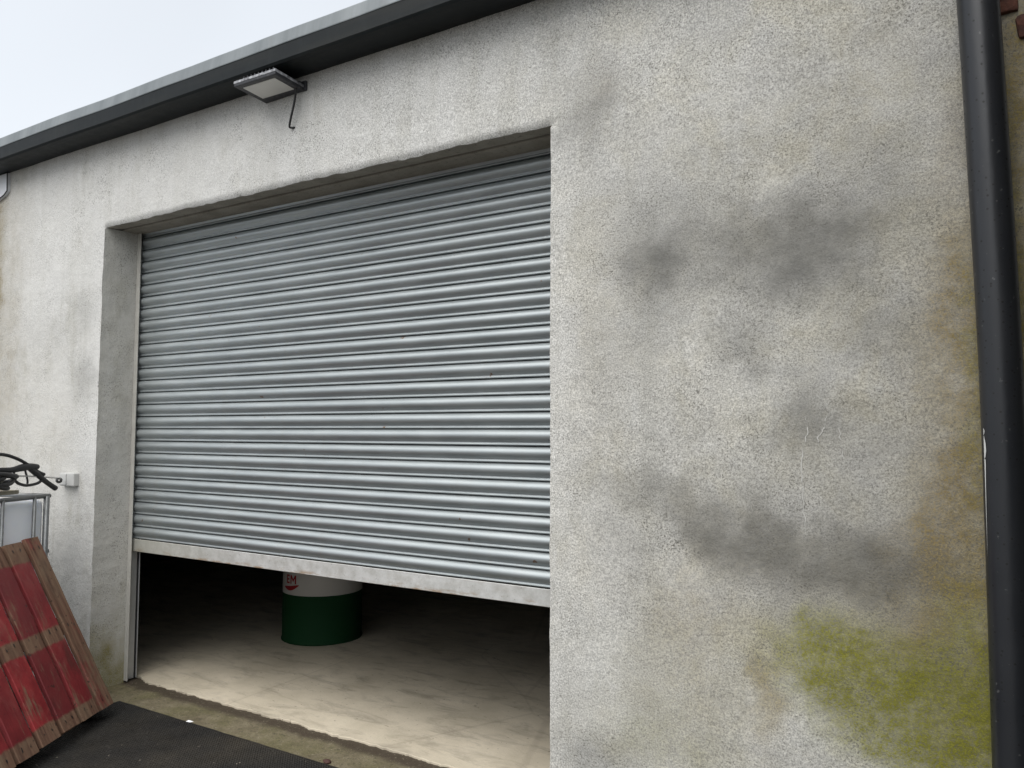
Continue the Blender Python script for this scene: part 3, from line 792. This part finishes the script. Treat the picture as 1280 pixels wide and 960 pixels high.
for i, w in enumerate(widths):
    y0 = random.uniform(-.002, .002)
    b = board(x, x + w, random.uniform(-.006, .006), LP + random.uniform(-.010, .008), -.022 + y0, y0, M_PBARE if i == 0 else M_PRED, 'deck_board', .005, i * 13.7)
    if i == 0: b['label'] = 'bare brown edge board with little paint left'
    # nail heads at the bearers
    bmn = bmesh.new()
    for z_ in (.045, .48, LP - .055):
        for dx in (.3, .72):
            r_ = bmesh.ops.create_circle(bmn, cap_ends=True, radius=.0042, segments=8)
            for v in r_['verts']: v.co = Vector((w * dx + v.co.x, y0 + .0022, z_ + random.uniform(-.012, .012) + v.co.y))
    fin('nails', bmn, M_RUB, b, world=False)['kind'] = 'stuff'
    x += w + random.uniform(.022, .034)
PW = x
# bearers run across behind the deck, with blocks and bottom runners
for z_ in (0.0, LP / 2 - .05, LP - .10):
    bm = bmesh.new(); box(bm, (.0, -.044, z_), (PW - .02, -.0235, z_ + .098), .002)
    o = fin('bearer', bm, M_PBARE, None); o.parent = pl
    for xb in (.0, PW / 2 - .07, PW - .16):
        bm = bmesh.new(); box(bm, (xb, -.122, z_ + .002), (xb + .14, -.0445, z_ + .096), .002)
        o = fin('block', bm, M_PBARE, None); o.parent = pl
for xb in (.0, PW / 2 - .07, PW - .16):
    bm = bmesh.new(); box(bm, (xb + .01, -.144, 0), (xb + .13, -.1225, LP), .002)
    o = fin('bottom_runner', bm, M_PBARE, None); o.parent = pl

# ------------------------------------------------------------------ caged liquid tank
uT = Vector((.357, -.934, 0)).normalized(); vT = Vector((-.934, -.357, 0)).normalized()
tk = thing('caged_tank', 'white plastic liquid tank in a grey tube cage behind the red pallet', 'tank', (-.111, -.462, -.034))
tk.rotation_euler = (0, 0, math.atan2(uT.y, uT.x))
# local frame: x along the visible side, -y into the tank (check handedness: vT = -90 deg from uT)
YS = -1.0 if Matrix.Rotation(tk.rotation_euler.z, 3, 'Z') @ Vector((0, -1, 0)) @ vT > 0 else 1.0
SL, SD, H = 1.2, 1.0, 1.189
def rbox(bm, a, b, r, seg):
    r_ = bmesh.ops.create_cube(bm, size=1); vs = r_['verts']
    for v in vs: v.co = Vector([(a[i] + b[i]) / 2 + v.co[i] * (b[i] - a[i]) for i in range(3)])
    bmesh.ops.bevel(bm, geom=list({e for v in vs for e in v.link_edges}), offset=r, segments=seg, affect='EDGES', profile=.5)
def loc(o): o.parent = tk; return o
bm = bmesh.new(); ya, yb = sorted((YS * .0135, YS * (SD - .0135)))
rbox(bm, (.012, ya, .18), (SL - .012, yb, 1.163), .040, 5)
loc(fin('bottle', bm, M_TANK, None, True))
bm = bmesh.new()
V, F = lathe([(0, .04), (.08, .04), (.085, .03), (.085, 0)], 24, (SL / 2, YS * SD / 2, 1.15)); 
loc(pyd('lid', V, F, M_RUB, None))
def ctube(a, b, r, name='cage_tube'):
    V, F = tube([a, b], r, 12, 1); return loc(pyd(name, V, F, M_CAGE, None, True))
for zz_ in (H - .012, .86, .55, .24):
    for k, (a, b) in enumerate((((0, 0), (SL, 0)), ((SL, 0), (SL, SD)), ((SL, SD), (0, SD)), ((0, SD), (0, 0)))):
        ctube((a[0], YS * a[1], zz_), (b[0], YS * b[1], zz_), .0125, 'cage_rail')
for sx in (.026, .115, .337, .56, .78, .985, 1.17):
    ctube((sx, YS * -.004, .15), (sx, YS * -.004, H - .012), .010 if sx > .03 else .016, 'cage_post')
    ctube((sx, YS * (SD + .004), .15), (sx, YS * (SD + .004), H - .012), .010, 'cage_post')
for sy in (.03, .2, .4, .6, .8, .97):
    ctube((-.004, YS * sy, .15), (-.004, YS * sy, H - .012), .010, 'cage_post')
    ctube((SL + .004, YS * sy, .15), (SL + .004, YS * sy, H - .012), .010, 'cage_post')
bm = bmesh.new()
ya, yb = sorted((0, YS * SD))
box(bm, (0, ya, .12), (SL, yb, .15), .004)
for sx in (0, SL / 2 - .06, SL - .12): box(bm, (sx, ya, 0), (sx + .12, yb, .1195), .004)
loc(fin('base_pallet', bm, M_CAGE, None))

# ------------------------------------------------------------------ things lying on the tank
pb = thing('wood_board', 'short weathered board lying on the tank cage under black hoses', 'board', (-.13, -.75, 1.156))
bm = bmesh.new()
Mb = Matrix.Translation((-.175, -.615, 1.1605)) @ Matrix.Rotation(math.atan2(uT.y, uT.x), 4, 'Z')
box(bm, (0, -.16, 0), (.62, .02, .022), .003, 1, Mb); fin('plank', bm, M_PLY, pb)

ho = thing('hose', 'coiled black rubber hose heaped on top of the caged tank', 'hose', (-.12, -.7, 1.19))
pts = []
cx_, cy_ = -.075, -.86
for k in range(46):
    a = k * .62; r_ = .15 + .045 * math.sin(k * .9) + .02 * math.sin(k * 2.3)
    pts.append(Vector((cx_, cy_, 1.2)) + uT * (r_ * math.cos(a)) + vT * (.10 * math.sin(a) - .02) + Vector((0, 0, .0 + .0020 * k + .010 * math.sin(k * 1.7))))
V, F = tube(pts, .0125, 10, 5)
pyd('coil', V, F, M_RUB, ho, True)
V, F = tube([(.06, -1.1, 1.33), (-.01, -.95, 1.385), (-.086, -.752, 1.388), (-.125, -.648, 1.363), (-.157, -.566, 1.324), (-.185, -.492, 1.280), (-.2, -.45, 1.262)], .0095, 10, 6)
pyd('loose_end', V, F, M_RUB, ho, True)
V, F = tube([(-.117, -.671, 1.250), (-.127, -.645, 1.235), (-.136, -.621, 1.219), (-.157, -.566, 1.206), (-.186, -.489, 1.216), (-.196, -.462, 1.246), (-.190, -.478, 1.275)], .0085, 10, 6)
pyd('loop', V, F, M_RUB, ho, True)

gn = thing('spray_gun', 'black spray gun handle lying across the hose heap beside the metal lance', 'spray gun', (-.16, -.6, 1.25))
V, F = tube([(-.045, -.86, 1.300), (-.087, -.748, 1.300), (-.117, -.671, 1.299), (-.143, -.604, 1.309), (-.165, -.545, 1.313), (-.184, -.497, 1.309)], [.014, .016, .016, .021, .019, .014], 12, 6)
pyd('barrel', V, F, M_RUB, gn, True)
V, F = tube([(-.158, -.562, 1.305), (-.176, -.515, 1.276), (-.195, -.466, 1.240), (-.215, -.415, 1.206), (-.235, -.362, 1.174)], [.013, .017, .015, .0145, .0155], 12, 6)
pyd('grip', V, F, M_RUB, gn, True)
V, F = tube([(-.117, -.66, 1.290), (-.121, -.655, 1.262), (-.128, -.642, 1.245)], .006, 8, 4); pyd('trigger', V, F, M_RUB, gn, True)
V, F = tube([(-.150, -.585, 1.296), (-.155, -.575, 1.27), (-.158, -.565, 1.235), (-.158, -.565, 1.215)], .006, 8, 4); pyd('strut', V, F, M_RUB, gn, True)

ln = thing('spray_lance', 'thin metal spray lance with black nozzle cup jutting from the hose heap', 'spray lance', (-.17, -.5, 1.25))
V, F = tube([(-.03, -.90, 1.276), (-.148, -.59, 1.2605), (-.246, -.332, 1.234)], .0048, 10, 6); pyd('rod', V, F, M_ROD, ln, True)
ax_ = Vector((-.098, .258, -.026)).normalized()
c0 = Vector((-.240, -.345, 1.231))
V, F = lathe([(.006, -.02), (.010, 0), (.017, .018), (.019, .036), (.016, .037), (.013, .02), (0.004, .012)], 20)
Rz = ax_.to_track_quat('Z', 'Y').to_matrix()
Rn = Rz
V = [Vector((-.2475, -.330, 1.222)) + (Matrix.Rotation(rad(40), 3, 'Z') @ Rn @ Vector(v)) - ax_ * .01 for v in V]
pyd('nozzle', V, F, M_RUB, ln, True)

# ------------------------------------------------------------------ oil drum inside
DC = (.228, 1.392, .003); R_ = .289
dr = thing('oil_drum', 'green and white steel drum standing inside behind the half open shutter', 'drum', DC)
def hoop(z): return [(R_, z - .018), (R_ + .006, z - .008), (R_ + .007, z), (R_ + .006, z + .008), (R_, z + .018)]
pr = [(R_ - .02, 0.012), (R_ - .004, .004), (R_ + .004, 0), (R_ + .005, .010), (R_, .018), (R_, .345)]
V, F = lathe(pr, 72, DC); pyd('lower_band', V, F, M_DGREEN, dr, True)
pr = [(R_, .345), (R_ + .0012, .346)] + [(r + .0012, z) for r, z in hoop(.585)][:0] + [(R_ + .0012, .58)]
V, F = lathe(pr, 72, DC); wb = pyd('white_band', V, F, M_DWHITE, dr, True)
pr = [(R_, .58)] + hoop(.60) + [(R_, .86), (R_ + .005, .868), (R_ + .005, .88), (R_ - .006, .882), (R_ - .008, .865), (0, .862)]
V, F = lathe(pr, 72, DC); pyd('upper_band', V, F, M_DGREEN, dr, True)
def on_drum(poly, name, mat, a0, z0):
    """flat print wrapped round the drum: polygons in metres (s along, z up)"""
    V, F = [], []
    for pg in poly:
        b = len(V)
        for s_, z_ in pg:
            a = a0 + s_ / R_
            V.append((DC[0] + (R_ + .0022) * math.cos(a), DC[1] + (R_ + .0022) * math.sin(a), DC[2] + z0 + z_))
        F.append(tuple(range(b, len(V))))
    return pyd(name, V, F, mat, wb)
def rc(x0, y0, x1, y1): return [(x0, y0), (x1, y0), (x1, y1), (x0, y1)]
hh = .062
E_ = [rc(0, 0, .013, hh), rc(.013, 0, .036, .012), rc(.013, .025, .032, .037), rc(.013, hh - .012, .036, hh)]
M_ = [rc(.046, 0, .058, hh), rc(.092, 0, .104, hh), [(.058, hh), (.058, hh - .022), (.075, .012), (.075, .034)], [(.092, hh), (.075, .034), (.075, .012), (.092, hh - .022)]]
on_drum(E_ + M_, 'lettering', M_DRED, math.atan2(-4.39, 4.41) - 1.06, .425)
arc = []
for k in range(14):
    t0, t1 = k / 14, (k + 1) / 14
    def f_(t): return -.035 + .165 * t, -.030 - .030 * math.sin(math.pi * t) + .022 * t, .030 * math.sin(math.pi * t) ** .8 + .003
    a, b = f_(t0), f_(t1)
    arc.append([(a[0], a[1]), (b[0], b[1]), (b[0], b[1] + b[2]), (a[0], a[1] + a[2])])
on_drum(arc, 'swoosh', M_DRED, math.atan2(-4.39, 4.41) - 1.06, .425)
on_drum([rc(0, 0, .10, .02), rc(.02, .03, .10, .05)], 'red_mark', M_DRED, math.atan2(-4.39, 4.41) + .72, .44)

# ------------------------------------------------------------------ small litter
bm = bmesh.new()
vs = [bm.verts.new(v) for v in ((.892, -.246, -.0105), (.925, -.244, -.0085), (.936, -.234, -.0065), (.900, -.236, -.005))]
vt = [bm.verts.new(v.co + Vector((0, .001, .0015))) for v in vs]
bm.faces.new(vs[::-1]); bm.faces.new(vt)
for i in range(4): bm.faces.new((vs[i], vs[(i + 1) % 4], vt[(i + 1) % 4], vt[i]))
tag(fin('paper_scrap', bm, M_PAPER), 'white paper scrap on the edge of the rubber mat', 'litter')
bm = bmesh.new(); r_ = bmesh.ops.create_icosphere(bm, subdivisions=2, radius=.017)
for v in r_['verts']:
    v.co = Vector((v.co.x * 1.3, v.co.y * .8, v.co.z * .55)) * (1 + .5 * fbm(v.co.x * 60, v.co.y * 60, v.co.z * 60)) + Vector((1.886, -.215, -.012))
tag(fin('dead_leaf', bm, M_LEAF), 'curled dark red leaf on the threshold by the mat edge', 'leaf')

bpy.context.view_layer.update()
